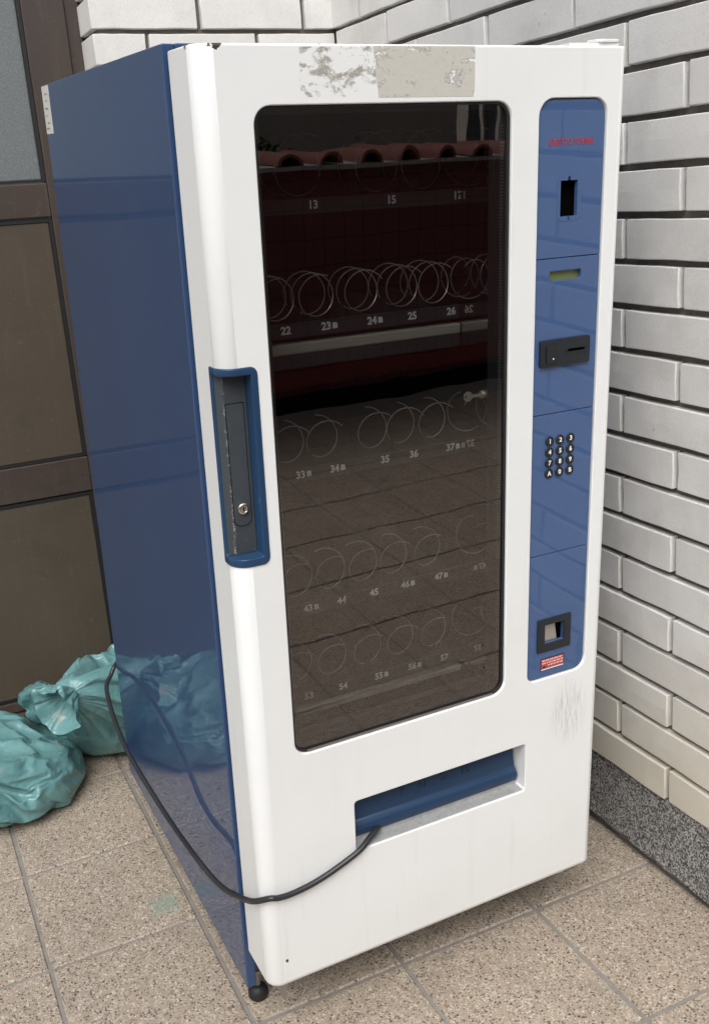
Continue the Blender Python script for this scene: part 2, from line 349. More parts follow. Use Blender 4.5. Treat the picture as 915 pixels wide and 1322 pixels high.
def smooth_mesh(me, ang):
    for p in me.polygons: p.use_smooth = True
    if ang < 179: me.set_sharp_from_angle(angle=math.radians(ang))
def link(name, me, parent=None, **tags):
    o = bpy.data.objects.new(name, me); COL.objects.link(o)
    if parent: o.parent = parent
    for k, v in tags.items(): o[k] = v
    return o
def obj(name, bm, mat, parent=None, smooth=None, bevel=0, seg=2, **tags):
    o = link(name, mesh(name, bm, mat, smooth), parent, **tags)
    if bevel:
        b = o.modifiers.new('bevel', 'BEVEL'); b.width = bevel; b.segments = seg; b.limit_method = 'ANGLE'; b.angle_limit = math.radians(35)
    return o
def empty(name, loc=(0, 0, 0), **tags):
    o = link(name, None, None, **tags); o.location = loc; o.empty_display_size = 0.1; return o
def bake(o):
    dg = bpy.context.evaluated_depsgraph_get(); me = bpy.data.meshes.new_from_object(o.evaluated_get(dg))
    old = o.data; o.modifiers.clear(); o.data = me; me.name = old.name; bpy.data.meshes.remove(old)
def cut(o, bms, op='DIFFERENCE'):
    tmp = []
    for b in bms:
        bmesh.ops.recalc_face_normals(b, faces=b.faces[:]); me = bpy.data.meshes.new('cutter'); b.to_mesh(me); b.free()
        c = bpy.data.objects.new('cutter', me); COL.objects.link(c); c.parent = o.parent; tmp.append(c)
        md = o.modifiers.new('b', 'BOOLEAN'); md.operation = op; md.object = c; md.solver = 'EXACT'
    bpy.context.view_layer.update(); bake(o)
    for c in tmp:
        me = c.data; bpy.data.objects.remove(c); bpy.data.meshes.remove(me)
def one(f, *a):
    bm = bmesh.new(); f(bm, *a); return bm
def text(name, s, x, z, size, y, mat, parent, width=None, bold=0.0, depth=0.0003, italic=0.0, rot=0.0):
    cu = bpy.data.curves.new(name, 'FONT'); cu.body = s; cu.size = size; cu.align_x = 'CENTER'; cu.align_y = 'CENTER'
    cu.offset = bold; cu.extrude = depth; cu.shear = italic; cu.resolution_u = 3
    t = bpy.data.objects.new(name, cu); COL.objects.link(t); bpy.context.view_layer.update()
    me = bpy.data.meshes.new_from_object(t.evaluated_get(bpy.context.evaluated_depsgraph_get()))
    bpy.data.objects.remove(t); bpy.data.curves.remove(cu)
    xs = [v.co.x for v in me.vertices]; k = width / (max(xs) - min(xs)) if width else 1
    for v in me.vertices:
        a, b, c = v.co.x * k, v.co.y, v.co.z
        v.co = (x + a * math.cos(rot) - b * math.sin(rot), y - c, z + a * math.sin(rot) + b * math.cos(rot))
    me.materials.clear(); me.materials.append(mat); return link(name, me, parent)

# ------------------------------------------------------------------ the setting
XR, YB, YD, ZB, CH = 0.9396, 0.9343, 1.062, 0.1960, 0.0825     # right wall, back wall, door plane, plinth top, course height
bm = bmesh.new(); box(bm, -150, 150, -150, 150, -0.30, -0.06)
def make_ground():
    m = NT('compact_ground'); v = m.pos(); c = m.mix(m.noise(v, 3, 6), (0.17, 0.15, 0.13), (0.28, 0.25, 0.22)); m.p(Base_Color=c, Roughness=0.95); return m.m
ground = obj('ground', bm, make_ground(), None, kind='structure')
bm = bmesh.new(); box(bm, -2.75, 5.9, -3.90, 1.6, -0.06, -0.0035)
floor = obj('pavement', bm, MAT['joint'], None, kind='structure')
TX0, TXS, TY0, TYS = 0.0507, 0.305, -0.016, 0.333
def tile_mesh(w, d, k):
    rn = random.Random(k); b = bmesh.new(); g = 0.0035 + rn.random() * 0.0012; j = lambda: (rn.random() - 0.5) * 0.002
    box(b, g, w - g, g, d - g, -0.03, 0.0)
    for v in b.verts:
        if v.co.z > -0.01: v.co.x += j(); v.co.y += j(); v.co.z += rn.random() * 0.0012 - 0.0006
    bmesh.ops.bevel(b, geom=[e for e in b.edges if all(v.co.z > -0.01 for v in e.verts)], offset=0.002, segments=1, affect='EDGES')
    return mesh('paving_tile', b, MAT['tile'])
tiles = [tile_mesh(TXS, TYS, k) for k in range(5)]
cnt = 0
for iy in range(-11, 4):
    for ix in range(-7, 13):
        o = link('paving_tile', random.choice(tiles), floor); o.location = (TX0 + ix * TXS, TY0 + iy * TYS, 0); cnt += 1

# brick walls -------------------------------------------------------
def brick_mesh(L, H, D, k, axis):
    """front face at 0 looking to -axis normal; L along the wall, D into the wall"""
    rn = random.Random(k); b = bmesh.new(); e = lambda s=0.0024: (rn.random() - 0.5) * s
    nx, nz = 5, 2
    if axis == 'x': P = lambda u, w, d: (d, u, w)
    else: P = lambda u, w, d: (u, d, w)
    F = [[b.verts.new(P(L * i / nx + (e() if i in (0, nx) else 0), H * j / nz + (e(0.0018) if j in (0, nz) else 0), e(0.0016))) for j in range(nz + 1)] for i in range(nx + 1)]
    B = [[b.verts.new(P(L * i / nx, H * j / nz, D)) if (i in (0, nx) or j in (0, nz)) else None for j in range(nz + 1)] for i in range(nx + 1)]
    for i in range(nx):
        for j in range(nz): b.faces.new((F[i][j], F[i+1][j], F[i+1][j+1], F[i][j+1]))
        b.faces.new((F[i][0], F[i+1][0], B[i+1][0], B[i][0])); b.faces.new((F[i][nz], F[i+1][nz], B[i+1][nz], B[i][nz]))
    for j in range(nz):
        b.faces.new((F[0][j], F[0][j+1], B[0][j+1], B[0][j])); b.faces.new((F[nx][j], F[nx][j+1], B[nx][j+1], B[nx][j]))
    bmesh.ops.recalc_face_normals(b, faces=b.faces[:])
    ed = [q for q in b.edges if len(q.link_faces) == 2 and q.link_faces[0].normal.angle(q.link_faces[1].normal, 0) > 1.0]
    bmesh.ops.bevel(b, geom=ed, offset=0.0019, segments=2, affect='EDGES', profile=0.5)
    me = mesh('brick', b, MAT['brick'], 35)
    for p_ in me.polygons:
        if max(abs(k_) for k_ in p_.normal) > 0.985: p_.use_smooth = False
    return me
BM_, JT = 0.2965, 0.0120
cache = {}
def brick(parent, axis, u0, u1, n, base, D=0.10):
    L = round(u1 - u0, 4); k = (axis, L, random.randrange(4), D)
    if k not in cache: cache[k] = brick_mesh(L, CH - JT, D, hash((L, k[2])) & 0xffff, axis)
    o = link('brick', cache[k], parent); z = ZB + n * CH + JT * 0.1
    jit = (random.random() - 0.5) * 0.003
    o.location = (base + jit, u0, z) if axis == 'x' else (u0, base + jit, z)
    o.rotation_euler = ((random.random() - .5) * 0.006, 0, (random.random() - .5) * 0.006)
NC = 28
ZT = ZB + NC * CH
bm = bmesh.new(); box(bm, XR + 0.016, XR + 0.34, -0.980, YB + 0.40, ZB - 0.002, ZT)
wr = obj('side_wall', bm, MAT['mortar'], None, label='off-white brick side wall on speckled plinth, to the right of machine', category='wall')
for n in range(NC):
    j0 = -0.4155 if n % 2 == 0 else -0.2665
    u = j0 - BM_ * 3
    while u < YB - 0.02:
        a, b_ = max(u, -1.0 + 0.006), min(u + BM_, YB + 0.02)
        if b_ - a > 0.05: brick(wr, 'x', a + JT/2, b_ - JT/2, n, XR)
        u += BM_
# jagged speckled plinth strip with a dark gap under it
bm = bmesh.new(); rn = random.Random(3); N = 90; y0, y1 = -0.99, YB + 0.0
top = []; bot = []
lowz = lambda y: 0.019 + 0.012 * (0.5 + 0.5 * math.sin(y * 5.1 + 1.0)) + 0.008 * rn.random() * (1 if rn.random() > 0.6 else 0.3)
A = []
for i in range(N + 1):
    y = y0 + (y1 - y0) * i / N; zl = lowz(y)
    A.append([bm.verts.new((XR + dx, y, z)) for dx, z in ((0.006, ZB - 0.003), (0.006, zl + 0.004), (0.011, zl), (0.06, zl + 0.01), (0.06, ZB - 0.003))])
for p, q in zip(A[:-1], A[1:]):
    for k in range(5): bm.faces.new((p[k], p[(k+1) % 5], q[(k+1) % 5], q[k]))
bm.faces.new(A[0]); bm.faces.new(A[-1])
obj('plinth', bm, MAT['plinth'], wr, 30, 0)
bm = bmesh.new(); box(bm, XR + 0.035, XR + 0.33, -0.985, YB + 0.39, -0.02, ZB - 0.004)
obj('footing', bm, MAT['dark'], wr)
# back wall, brick pier beside the door
XL = 0.290
bm = bmesh.new(); box(bm, XL + 0.016, XR + 0.014, YB + 0.016, YB + 0.40, ZB - 0.002, ZT)
wb = obj('back_wall', bm, MAT['mortar'], None, label='off-white brick pier between brown door and corner behind machine', category='wall')
for n in range(NC):
    js = [XL - JT/2, 0.4264, 0.7200, XR + 0.006] if n % 2 == 1 else [XL - JT/2, 0.5678, 0.8563, XR + 0.006]
    for i, (a, b_) in enumerate(zip(js[:-1], js[1:])):
        brick(wb, 'y', a + JT/2, b_ - (JT/2 if i < 2 else 0), n, YB, 0.145 if i == 0 else 0.10)
bm = bmesh.new(); box(bm, XL + 0.006, XR + 0.004, YB + 0.008, YB + 0.36, -0.02, ZB - 0.004)
obj('plinth', bm, MAT['plinth'], wb)

# brown entrance door -------------------------------------------------
door = empty('entrance_door', (XL, YD, 0), label='brown metal entrance door with frosted glass and bronze panels beside brick pier', category='door')
def dpart(name, x0, x1, y0, y1, z0, z1, mat, bev=0.002):
    b = bmesh.new(); box(b, x0 - XL, x1 - XL, y0 - YD, y1 - YD, z0, z1); return obj(name, b, mat, door, None, bev)
dpart('jamb', 0.257, 0.296, YD + 0.006, YD + 0.10, 0.0, 2.55, MAT['brown'])
dpart('stile', 0.150, 0.2555, YD - 0.004, YD + 0.06, 0.045, 2.45, MAT['brown'])
for k in range(2):
    xr = 0.150 - k * 0.86; xl = xr - 0.72
    dpart('stile', xl - 0.14 + 0.001, xl, YD - 0.004, YD + 0.06, 0.045, 2.45, MAT['brown'])
    dpart('rail', xl + 0.001, xr - 0.001, YD - 0.002, YD + 0.055, 1.414, 1.498, MAT['brown'])
    dpart('rail', xl + 0.001, xr - 0.001, YD - 0.002, YD + 0.055, 0.664, 0.762, MAT['brown'])
    dpart('rail', xl + 0.001, xr - 0.001, YD - 0.002, YD + 0.055, 0.045, 0.075, MAT['brown'])
    dpart('rail', xl + 0.001, xr - 0.001, YD - 0.002, YD + 0.055, 2.36, 2.45, MAT['brown'])
    for (z0, z1, nm) in ((1.502, 2.356, 'glass_pane'), (0.766, 1.410, 'door_panel'), (0.079, 0.660, 'door_panel')):
        gap = 0.010
        b = bmesh.new()
        for q in ((xl + 0.001, xl + gap, z0, z1), (xr - gap, xr - 0.001, z0, z1), (xl + gap, xr - gap, z1 - gap + 0.001, z1), (xl + gap, xr - gap, z0, z0 + (0.005))):
            box(b, q[0] - XL, q[1] - XL, 0.003, 0.03, q[2], q[3])
        obj('gasket', b, MAT['black'], door)
        dpart(nm, xl + gap, xr - gap, YD + (0.012 if nm == 'glass_pane' else 0.006), YD + 0.035, z0 + 0.005, z1 - gap, MAT['frost'] if nm == 'glass_pane' else MAT['panel'], 0.003)
dpart('threshold', -1.58, 0.290, YD - 0.012, YD + 0.10, 0.0, 0.040, MAT['brown'], 0.004)
dpart('lintel', -1.62, 0.296, YD + 0.004, YD + 0.12, 2.46, 2.56, MAT['brown'])
bm = bmesh.new(); box(bm, -3.2, -1.59, YB, YB + 0.4, 0, 2.506)
obj('far_pier', bm, MAT['brick'], None, label='plain off-white pier on the far side of brown door', category='wall')

# ------------------------------------------------------------------ vending machine
TM = Vector((0.0614, -0.4354, 0.1323))
RMx = Matrix(((0.9997, -0.0203, 0.0096), (0.0207, 0.9986, -0.0488), (-0.0085, 0.0490, 0.9988)))
ax = RMx.col[0].normalized(); az_ = RMx.col[2]; az_ = (az_ - ax * az_.dot(ax)).normalized(); ay = az_.cross(ax)
MM = Matrix(((ax.x, ay.x, az_.x, TM.x), (ax.y, ay.y, az_.y, TM.y), (ax.z, ay.z, az_.z, TM.z), (0, 0, 0, 1)))
vm = empty('vending_machine', label='tall white and blue vending machine with dark glass front and empty coil shelves', category='vending machine')
vm.matrix_world = MM
DW, DH, DB, CF, CB, CL, CRt, ZC, ZTC = 0.680, 1.4755, 0.102, 0.111, 0.908, -0.005, 0.684, -0.0823, 1.4855
def part(name, f, mat, parent=None, bevel=0, smooth=None, seg=2):
    b = bmesh.new(); f(b); return obj(name, b, mat, parent or vm, smooth, bevel, seg)
# door shell: plan outline with rounded front corners
def plan(o=0.0, rl=0.026, rr=0.013):
    P = [(DW + o, DB), (0 - o, DB)]
    for i in range(9):
        t = math.radians(180 + 90 * i / 8); P.append((rl + (rl + o) * math.cos(t), rl + (rl + o) * math.sin(t)))
    for i in range(7):
        t = math.radians(270 + 90 * i / 6); P.append((DW - rr + (rr + o) * math.cos(t), rr + (rr + o) * math.sin(t)))
    return P
WL, WR_, WB_, WT = 0.0737, 0.472, 0.4421, 1.4026
PL, PR, PB, PT = 0.5201, 0.646, 0.4451, 1.4052
OL, OR, OB, OT = 0.1729, 0.5193, 0.2243, 0.323
bm = bmesh.new(); prism(bm, plan(), 2, 0.0, DH)
bmesh.ops.recalc_face_normals(bm, faces=bm.faces[:])
be = [e for e in bm.edges if all(v.co.z < 0.001 for v in e.verts) and not all(v.co.y > DB - 0.001 for v in e.verts)]
bmesh.ops.bevel(bm, geom=be, offset=0.012, segments=4, affect='EDGES', profile=0.5)
te = [e for e in bm.edges if all(v.co.z > DH - 0.001 for v in e.verts) and not all(v.co.y > DB - 0.001 for v in e.verts)]
bmesh.ops.bevel(bm, geom=te, offset=0.003, segments=2, affect='EDGES', profile=0.5)
dr = obj('door', bm, MAT['white'], vm)
HX, HY, HZ0, HZ1 = 0.0455, 0.034, 0.7905, 1.0615
cut(dr, [one(prism, rrect(WL, WR_, WB_, WT, 0.024, 8), 1, -0.05, 0.2), one(prism, rrect(PL, PR, PB, PT, (0.016, 0.022, 0.024, 0.026), 8), 1, -0.05, 0.020),
         one(prism, rrect(OL, OR, OB, OT, 0.006, 4), 1, -0.05, 0.2), one(box, -0.05, HX, -0.05, HY, HZ0, HZ1)])
smooth_mesh(dr.data, 38)
b = dr.modifiers.new('bevel', 'BEVEL'); b.width = 0.0016; b.segments = 2; b.limit_method = 'ANGLE'; b.angle_limit = math.radians(50); b.harden_normals = False
bake(dr); smooth_mesh(dr.data, 45)
for p_ in dr.data.polygons:
    if max(abs(k) for k in p_.normal) > 0.9999: p_.use_smooth = False
# handle bezel wraps the rounded corner
bm = bmesh.new(); prism(bm, plan(0.0022), 2, 0.7795, 1.0715)
bz = obj('handle_bezel', bm, MAT['bezel'], vm)
cut(bz, [one(prism, rrect(-0.05, 0.0545, 0.7795, 1.0715, (0.004, 0.011, 0.011, 0.004), 6), 1, -0.05, 0.0405)], 'INTERSECT')
cut(bz, [one(box, -0.05, HX - 0.001, -0.05, HY - 0.0015, HZ0 + 0.002, HZ1 - 0.001)])
b = bz.modifiers.new('bevel', 'BEVEL'); b.width = 0.0022; b.segments = 3; b.limit_method = 'ANGLE'; b.angle_limit = math.radians(50)
bake(bz); smooth_mesh(bz.data, 50)
part('handle_plate', lambda b: prism(b, [(0.0015, 0.0320), (0.0105, 0.0235), (HX - 0.0015, 0.0235), (HX - 0.0015, 0.0322)], 2, HZ0 + 0.0025, HZ1 - 0.0015), MAT['plate'], vm, 0.0006)
part('lever_gap', lambda b: plate(b, rrect(0.0118, 0.0395, 0.8360, 1.0187, (0.011, 0.011, 0.0012, 0.0012), 6), [], 0.0231, 0.02345), MAT['void'], vm)
lev = part('handle_lever', lambda b: plate(b, rrect(0.0128, 0.0385, 0.8370, 1.0175, (0.010, 0.010, 0.001, 0.001), 6), [], 0.0222, 0.0236), MAT['plate'], vm, 0.0004)
lk = part('lock_cylinder', lambda b: lathe(b, [(0.0085, 0.0), (0.0085, -0.003), (0.0075, -0.004), (0.0055, -0.0042), (0.0050, -0.003)], (0.0265, 0.0222, 0.8630), 1, 22), MAT['chrome'], vm, 0, 40)
part('keyhole', lambda b: box(b, 0.0258, 0.0272, 0.0183, 0.0192, 0.8600, 0.8660), MAT['void'], lk)
# window unit
gp = part('window_glass', lambda b: plate(b, rrect(WL + 0.001, WR_ - 0.001, WB_ + 0.001, WT - 0.001, 0.023, 8), [], 0.0080, 0.0120), MAT['glass'], vm)
gp.data.materials.append(MAT['clear'])
for p_ in gp.data.polygons:
    if p_.normal.y > -0.5: p_.material_index = 1
part('gasket', lambda b: plate(b, rrect(WL + 0.0008, WR_ - 0.0008, WB_ + 0.0008, WT - 0.0008, 0.0235, 8), [rrect(WL + 0.0035, WR_ - 0.0050, WB_ + 0.0045, WT - 0.0035, 0.021, 8)], 0.0045, 0.0078), MAT['black'], gp)
part('spacer_bar', lambda b: plate(b, rrect(WL + 0.0012, WR_ - 0.0012, WB_ + 0.0012, WT - 0.0012, 0.023, 8), [rrect(WL + 0.010, WR_ - 0.013, WB_ + 0.011, WT - 0.010, 0.010, 6)], 0.0124, 0.0260), MAT['spacer'], gp)
def dots(b):
    for xx in (WR_ - 0.0103, WR_ - 0.0072):
        z = WB_ + 0.03
        while z < WT - 0.03:
            box(b, xx - 0.0005, xx + 0.0005, 0.01225, 0.0130, z, z + 0.0016); z += 0.0046
o = part('spacer_hole', dots, MAT['dot'], gp); o['kind'] = 'stuff'
part('trim_strip', lambda b: box(b, WL + 0.022, WR_ - 0.024, 0.0030, 0.0044, WB_ + 0.0022, WB_ + 0.0048), MAT['steel'], gp)
part('inner_trim', lambda b: plate(b, rrect(WL + 0.0012, WR_ - 0.0012, WB_ + 0.0012, WT - 0.0012, 0.023, 8), [rrect(WL + 0.010, WR_ - 0.0135, WB_ + 0.014, WT - 0.008, 0.006, 4)], 0.0262, 0.040), MAT['spacer'], gp)
part('sill', lambda b: box(b, WL + 0.012, WR_ - 0.012, 0.0265, 0.060, WB_ + 0.002, WB_ + 0.010), MAT['steel'], gp)
# cabinet
cab = part('side_panel', lambda b: box(b, CL, CL + 0.018, CF, CB, ZC, ZTC - 0.0005), MAT['blue'], vm, 0.0018)
part('sticker', lambda b: box(b, CL - 0.0006, CL + 0.001, 0.846, 0.9065, 1.396, 1.4830), MAT['paper'], cab)
for k, (yy, zz, w) in enumerate(((0.862, 1.467, 0.022), (0.870, 1.455, 0.012), (0.866, 1.441, 0.026), (0.880, 1.428, 0.014), (0.864, 1.415, 0.020), (0.876, 1.405, 0.026))):
    part('sticker_mark', lambda b: box(b, CL - 0.0009, CL - 0.0007, yy, yy + w, zz, zz + 0.0022), MAT['steel'], cab)
part('side_panel', lambda b: box(b, CRt - 0.018, CRt, CF, CB, ZC, ZTC - 0.0005), MAT['blue'], vm, 0.0018)
part('top_panel', lambda b: box(b, CL + 0.019, CRt - 0.019, CF, CB, ZTC - 0.018, ZTC), MAT['blue'], vm, 0.0018)
part('back_panel', lambda b: box(b, CL + 0.019, CRt - 0.019, CB - 0.018, CB - 0.001, ZC + 0.01, ZTC - 0.019), MAT['dark'], vm)
part('base_panel', lambda b: box(b, CL + 0.019, CRt - 0.019, CF + 0.030, CB - 0.019, ZC + 0.012, ZC + 0.060), MAT['steel'], vm)
part('kick_plate', lambda b: box(b, CL + 0.019, CRt - 0.019, CF + 0.012, CF + 0.029, ZC + 0.020, 0.06), MAT['blue'], vm, 0.001)
part('door_seal', lambda b: plate(b, [(0.008, 0.012), (DW - 0.006, 0.012), (DW - 0.006, DH - 0.012), (0.008, DH - 0.012)], [[(0.05, 0.1), (DW - 0.05, 0.1), (DW - 0.05, DH - 0.06), (0.05, DH - 0.06)]], DB - 0.001, CF + 0.016), MAT['black'], vm)
part('door_rail', lambda b: box(b, 0.43, 0.672, 0.016, 0.060, -0.0105, -0.0004), MAT['tray'], vm)
part('door_screw', lambda b: box(b, 0.612, 0.624, 0.0135, 0.0155, -0.0075, -0.0015), MAT['bracket'], vm)
hb = part('hinge_bracket', lambda b: prism(b, [(0.585, 0.018), (0.672, 0.012), (0.676, 0.060), (0.655, 0.12), (0.60, 0.12)], 2, DH + 0.0005, DH + 0.0055), MAT['bracket'], vm, 0.001)
part('hinge_cap', lambda b: prism(b, rrect(0.632, 0.676, 0.010, 0.045, 0.010, 4), 2, DH + 0.0058, DH + 0.0105), MAT['bracket'], hb, 0.0015)
part('hinge_pin', lambda b: prism(b, [(0.016, 0.003), (0.032, 0.003), (0.0275, -0.034)], 1, 0.0045, 0.0065), MAT['steel'], vm)
for fx, fy in ((0.024, CF + 0.030), (0.63, CF + 0.085), (0.085, CB - 0.09), (0.60, CB - 0.09)):
    wz = (MM @ Vector((fx, fy, ZC)))[2]; h = wz / MM.col[2][2]
    zb_ = ZC - h + 0.0008
    def foot(b):
        lathe(b, [(0.0160, zb_), (0.0185, zb_ + 0.004), (0.0180, zb_ + 0.017), (0.013, zb_ + 0.024), (0.008, zb_ + 0.028)], (fx, fy, 0), 2, 24)
    ft = part('foot', foot, MAT['black'], vm, 0, 50)
    part('foot_bolt', lambda b: lathe(b, [(0.006, zb_ + 0.0282), (0.006, ZC + 0.011)], (fx, fy, 0), 2, 12), MAT['steel'], ft, 0, 50)
    part('foot_nut', lambda b: lathe(b, [(0.013, ZC + 0.002), (0.013, ZC + 0.0105)], (fx, fy, 0), 2, 6), MAT['steel'], ft)
# inside: liner, mirrored right wall, shelves with coils
part('liner', lambda b: (box(b, 0.004, 0.010, 0.062, 0.70, 0.36, 1.455), box(b, 0.0102, 0.478, 0.70, 0.706, 0.36, 1.455), box(b, 0.0102, 0.478, 0.125, 0.6995, 1.449, 1.455), box(b, 0.0102, 0.478, 0.125, 0.6995, 0.36, 0.366)), MAT['dark'], vm)
mw = part('inner_wall', lambda b: box(b, 0.4662, 0.4686, 0.0412, 0.6990, WB_ + 0.004, WT - 0.004), MAT['mirror'], vm)
part('inner_jamb', lambda b: plate(b, rrect(WL + 0.0008, WR_ - 0.0008, WB_ + 0.0008, WT - 0.0008, 0.0235, 8), [rrect(WL + 0.0030, WR_ - 0.0030, WB_ + 0.0030, WT - 0.0030, 0.021, 8)], 0.0405, DB + 0.004), MAT['dark'], vm)
b = bmesh.new()
def helix(r, pitch, turns, wr):
    b = bmesh.new(); n = 22; pts = []
    for i in range(int(turns * n) + 1):
        a = 2 * math.pi * i / n + 0.9; pts.append((r * math.cos(a), pitch * i / n, r * math.sin(a)))
    tube(b, pts, wr, 5); return mesh('coil', b, MAT['wire'], 60)
hx_s = helix(0.0325, 0.030, 2.6, 0.0010); hx_t = helix(0.0325, 0.045, 1.15, 0.0010); hx_b = helix(0.044, 0.06, 1.6, 0.0008)
ROWS = [(1.2705, [(0.082, None), (0.211, '13'), (0.343, '15'), (0.462, '17')], True),
        (1.0903, [(0.084, '21'), (0.1556, '22'), (0.2233, '23'), (0.303, '24'), (0.3761, '25'), (0.4491, '26')], False),
        (0.8600, [(0.092, '32'), (0.1662, '33'), (0.2266, '34'), (0.3194, '35'), (0.3742, '36'), (0.4459, '37')], False),
        (0.6262, [(0.100, '42'), (0.1662, '43'), (0.2283, '44'), (0.2908, '45'), (0.3521, '46'), (0.4200, '47')], False),
        (0.4630, [(0.092, '52'), (0.1582, '53'), (0.2237, '54'), (0.2945, '55'), (0.3627, '56'), (0.4300, '57')], False)]
YT = 0.1319
for ri, (zl, cols, big) in enumerate(ROWS):
    low = 0.030 if ri != 1 else 0.018
    tr = part('shelf', lambda b: (box(b, 0.012, 0.4655, YT, YT + 0.003, zl - 0.012, zl + 0.0085), box(b, 0.012, 0.4655, YT + 0.0031, 0.66, zl - 0.006, zl - 0.003)), MAT['tray'], vm)
    part('shelf_edge', lambda b: box(b, 0.012, 0.4655, YT - 0.0012, YT + 0.0032, zl + 0.0086, zl + 0.0100), MAT['spacer'], tr)
    xs = [c[0] for c in cols]
    for i, (x, lab) in enumerate(cols):
        c = link('coil', hx_b if big else (hx_s if ri == 1 else hx_t), tr); c.location = (min(x - 0.004, 0.431 if not big else 0.42), YT + 0.006, zl + (0.056 if big else 0.0455)); c.rotation_euler = (0, random.uniform(-0.5, 0.5), 0)
        if i: 
            xm = (x + xs[i-1]) / 2
            part('divider', lambda b: box(b, xm - 0.0006, xm + 0.0006, YT + 0.02, 0.64, zl - 0.0028, zl + 0.028), MAT['tray'], tr)
        if lab:
            text('number', lab, x, zl, 0.0165, YT - 0.0006, MAT['num'], tr, bold=0.0005)
            if (ri * 7 + i * 3) % 4 in (0, 1):
                part('price_tag', lambda b: plate(b, [(x + 0.011, zl - 0.0045), (x + 0.019, zl - 0.004), (x + 0.0185, zl + 0.004), (x + 0.014, zl + 0.005), (x + 0.0112, zl + 0.0048)], [], YT - 0.0010, YT - 0.0002), MAT['num'], tr)
    if ri == 1:
        part('lamp_cover', lambda b: box(b, 0.012, 0.4655, YT - 0.004, YT + 0.024, zl - 0.0370, zl - 0.0200), MAT['strip'], tr, 0.003)
        part('lamp_housing', lambda b: box(b, 0.012, 0.4655, YT - 0.002, YT + 0.05, zl - 0.0590, zl - 0.0372), MAT['tray'], tr, 0.002)
    if ri == 4:
        part('lamp_cover', lambda b: box(b, 0.012, 0.4655, YT - 0.004, YT + 0.024, zl - 0.0520, zl - 0.0220), MAT['strip'], tr, 0.003)
        for k in range(8):
            xx = 0.10 + k * 0.045
            part('flap_tab', lambda b: box(b, xx, xx + 0.014, YT + 0.03, YT + 0.032, zl - 0.002, zl + 0.016), MAT['spacer'], tr)
# control strip: four plates
SP = [1.1755, 0.9289, 0.6833]; G = 0.0012; PY0, PY1 = 0.0035, 0.0110
slot = rrect(0.5642, 0.5962, 1.2370, 1.2893, 0.001, 2)
def insert_notch():
    return [(0.5642, 1.2370), (0.5780, 1.2370), (0.5785, 1.2310), (0.5825, 1.2310), (0.5830, 1.2370), (0.5962, 1.2370), (0.5962, 1.2893), (0.5826, 1.2893), (0.5822, 1.2950), (0.5782, 1.2950), (0.5778, 1.2893), (0.5642, 1.2893)]
gx0, gx1 = PL + 0.0016, PR - 0.0020
cp1 = part('control_plate', lambda b: plate(b, rrect(gx0, gx1, SP[0] + G/2, PT - 0.0016, (0.001, 0.001, 0.023, 0.0245), 8), [insert_notch()], PY0, PY1), MAT['cblue'], vm, 0.0008)
cp2 = part('control_plate', lambda b: plate(b, rrect(gx0, gx1, SP[1] + G/2, SP[0] - G/2, 0.001, 2), [rrect(0.5480, 0.6090, 1.1415, 1.1560, 0.003, 4)], PY0, PY1), MAT['cblue'], vm, 0.0008)
cp3 = part('control_plate', lambda b: plate(b, rrect(gx0, gx1, SP[2] + G/2, SP[1] - G/2, 0.001, 2), [], PY0, PY1), MAT['cblue'], vm, 0.0008)
cp4 = part('control_plate', lambda b: plate(b, rrect(gx0, gx1, PB + 0.0016, SP[2] - G/2, (0.0145, 0.020, 0.001, 0.001), 8), [rrect(0.5560, 0.5975, 0.5130, 0.5500, 0.001, 2)], PY0, PY1), MAT['cblue'], vm, 0.0008)
part('strip_backing', lambda b: box(b, PL + 0.003, PR - 0.003, 0.0165, 0.0195, PB + 0.02, PT - 0.02), MAT['void'], vm)
part('slot_frame', lambda b: plate(b, rrect(0.5590, 0.6035, 1.2300, 1.2970, 0.010, 5), [insert_notch()], PY0 - 0.0006, PY0 - 0.0001), simple('clear_sticker', (0.058, 0.108, 0.235), 0.35), cp1)
text('brand_lettering', 'DUETTO YOUNG', 0.5822, 1.3440, 0.0128, PY0 - 0.0003, MAT['red'], cp1, width=0.081, bold=0.0002)
part('display', lambda b: box(b, 0.5470, 0.6100, 0.0112, 0.0135, 1.1405, 1.1570), MAT['lcd'], cp2)
cpl = part('coin_plate', lambda b: plate(b, rrect(0.5306, 0.6286, 1.0072, 1.0505, 0.004, 4), [rrect(0.5830, 0.6180, 1.0280, 1.0330, 0.0022, 4)], -0.0020, PY0 - 0.0002), MAT['coin'], cp2, 0.0010)
part('coin_slot_lip', lambda b: plate(b, rrect(0.5810, 0.6205, 1.0245, 1.0345, 0.0045, 6), [rrect(0.5832, 0.6178, 1.0282, 1.0328, 0.0020, 4)], -0.0028, -0.0021), MAT['key'], cp2, 0.0003)
part('coin_slot_back', lambda b: box(b, 0.5832, 0.6178, 0.0022, 0.0031, 1.0282, 1.0328), MAT['void'], cp2)
part('return_button', lambda b: plate(b, rrect(0.5413, 0.5610, 1.0130, 1.0420, 0.002, 3), [], -0.0042, -0.0021), MAT['key'], cp2, 0.0008)
part('button_mark', lambda b: prism(b, [(0.5520, 1.0215), (0.5555, 1.0215), (0.5537, 1.0185)], 1, -0.0047, -0.0043), MAT['num'], cp2)
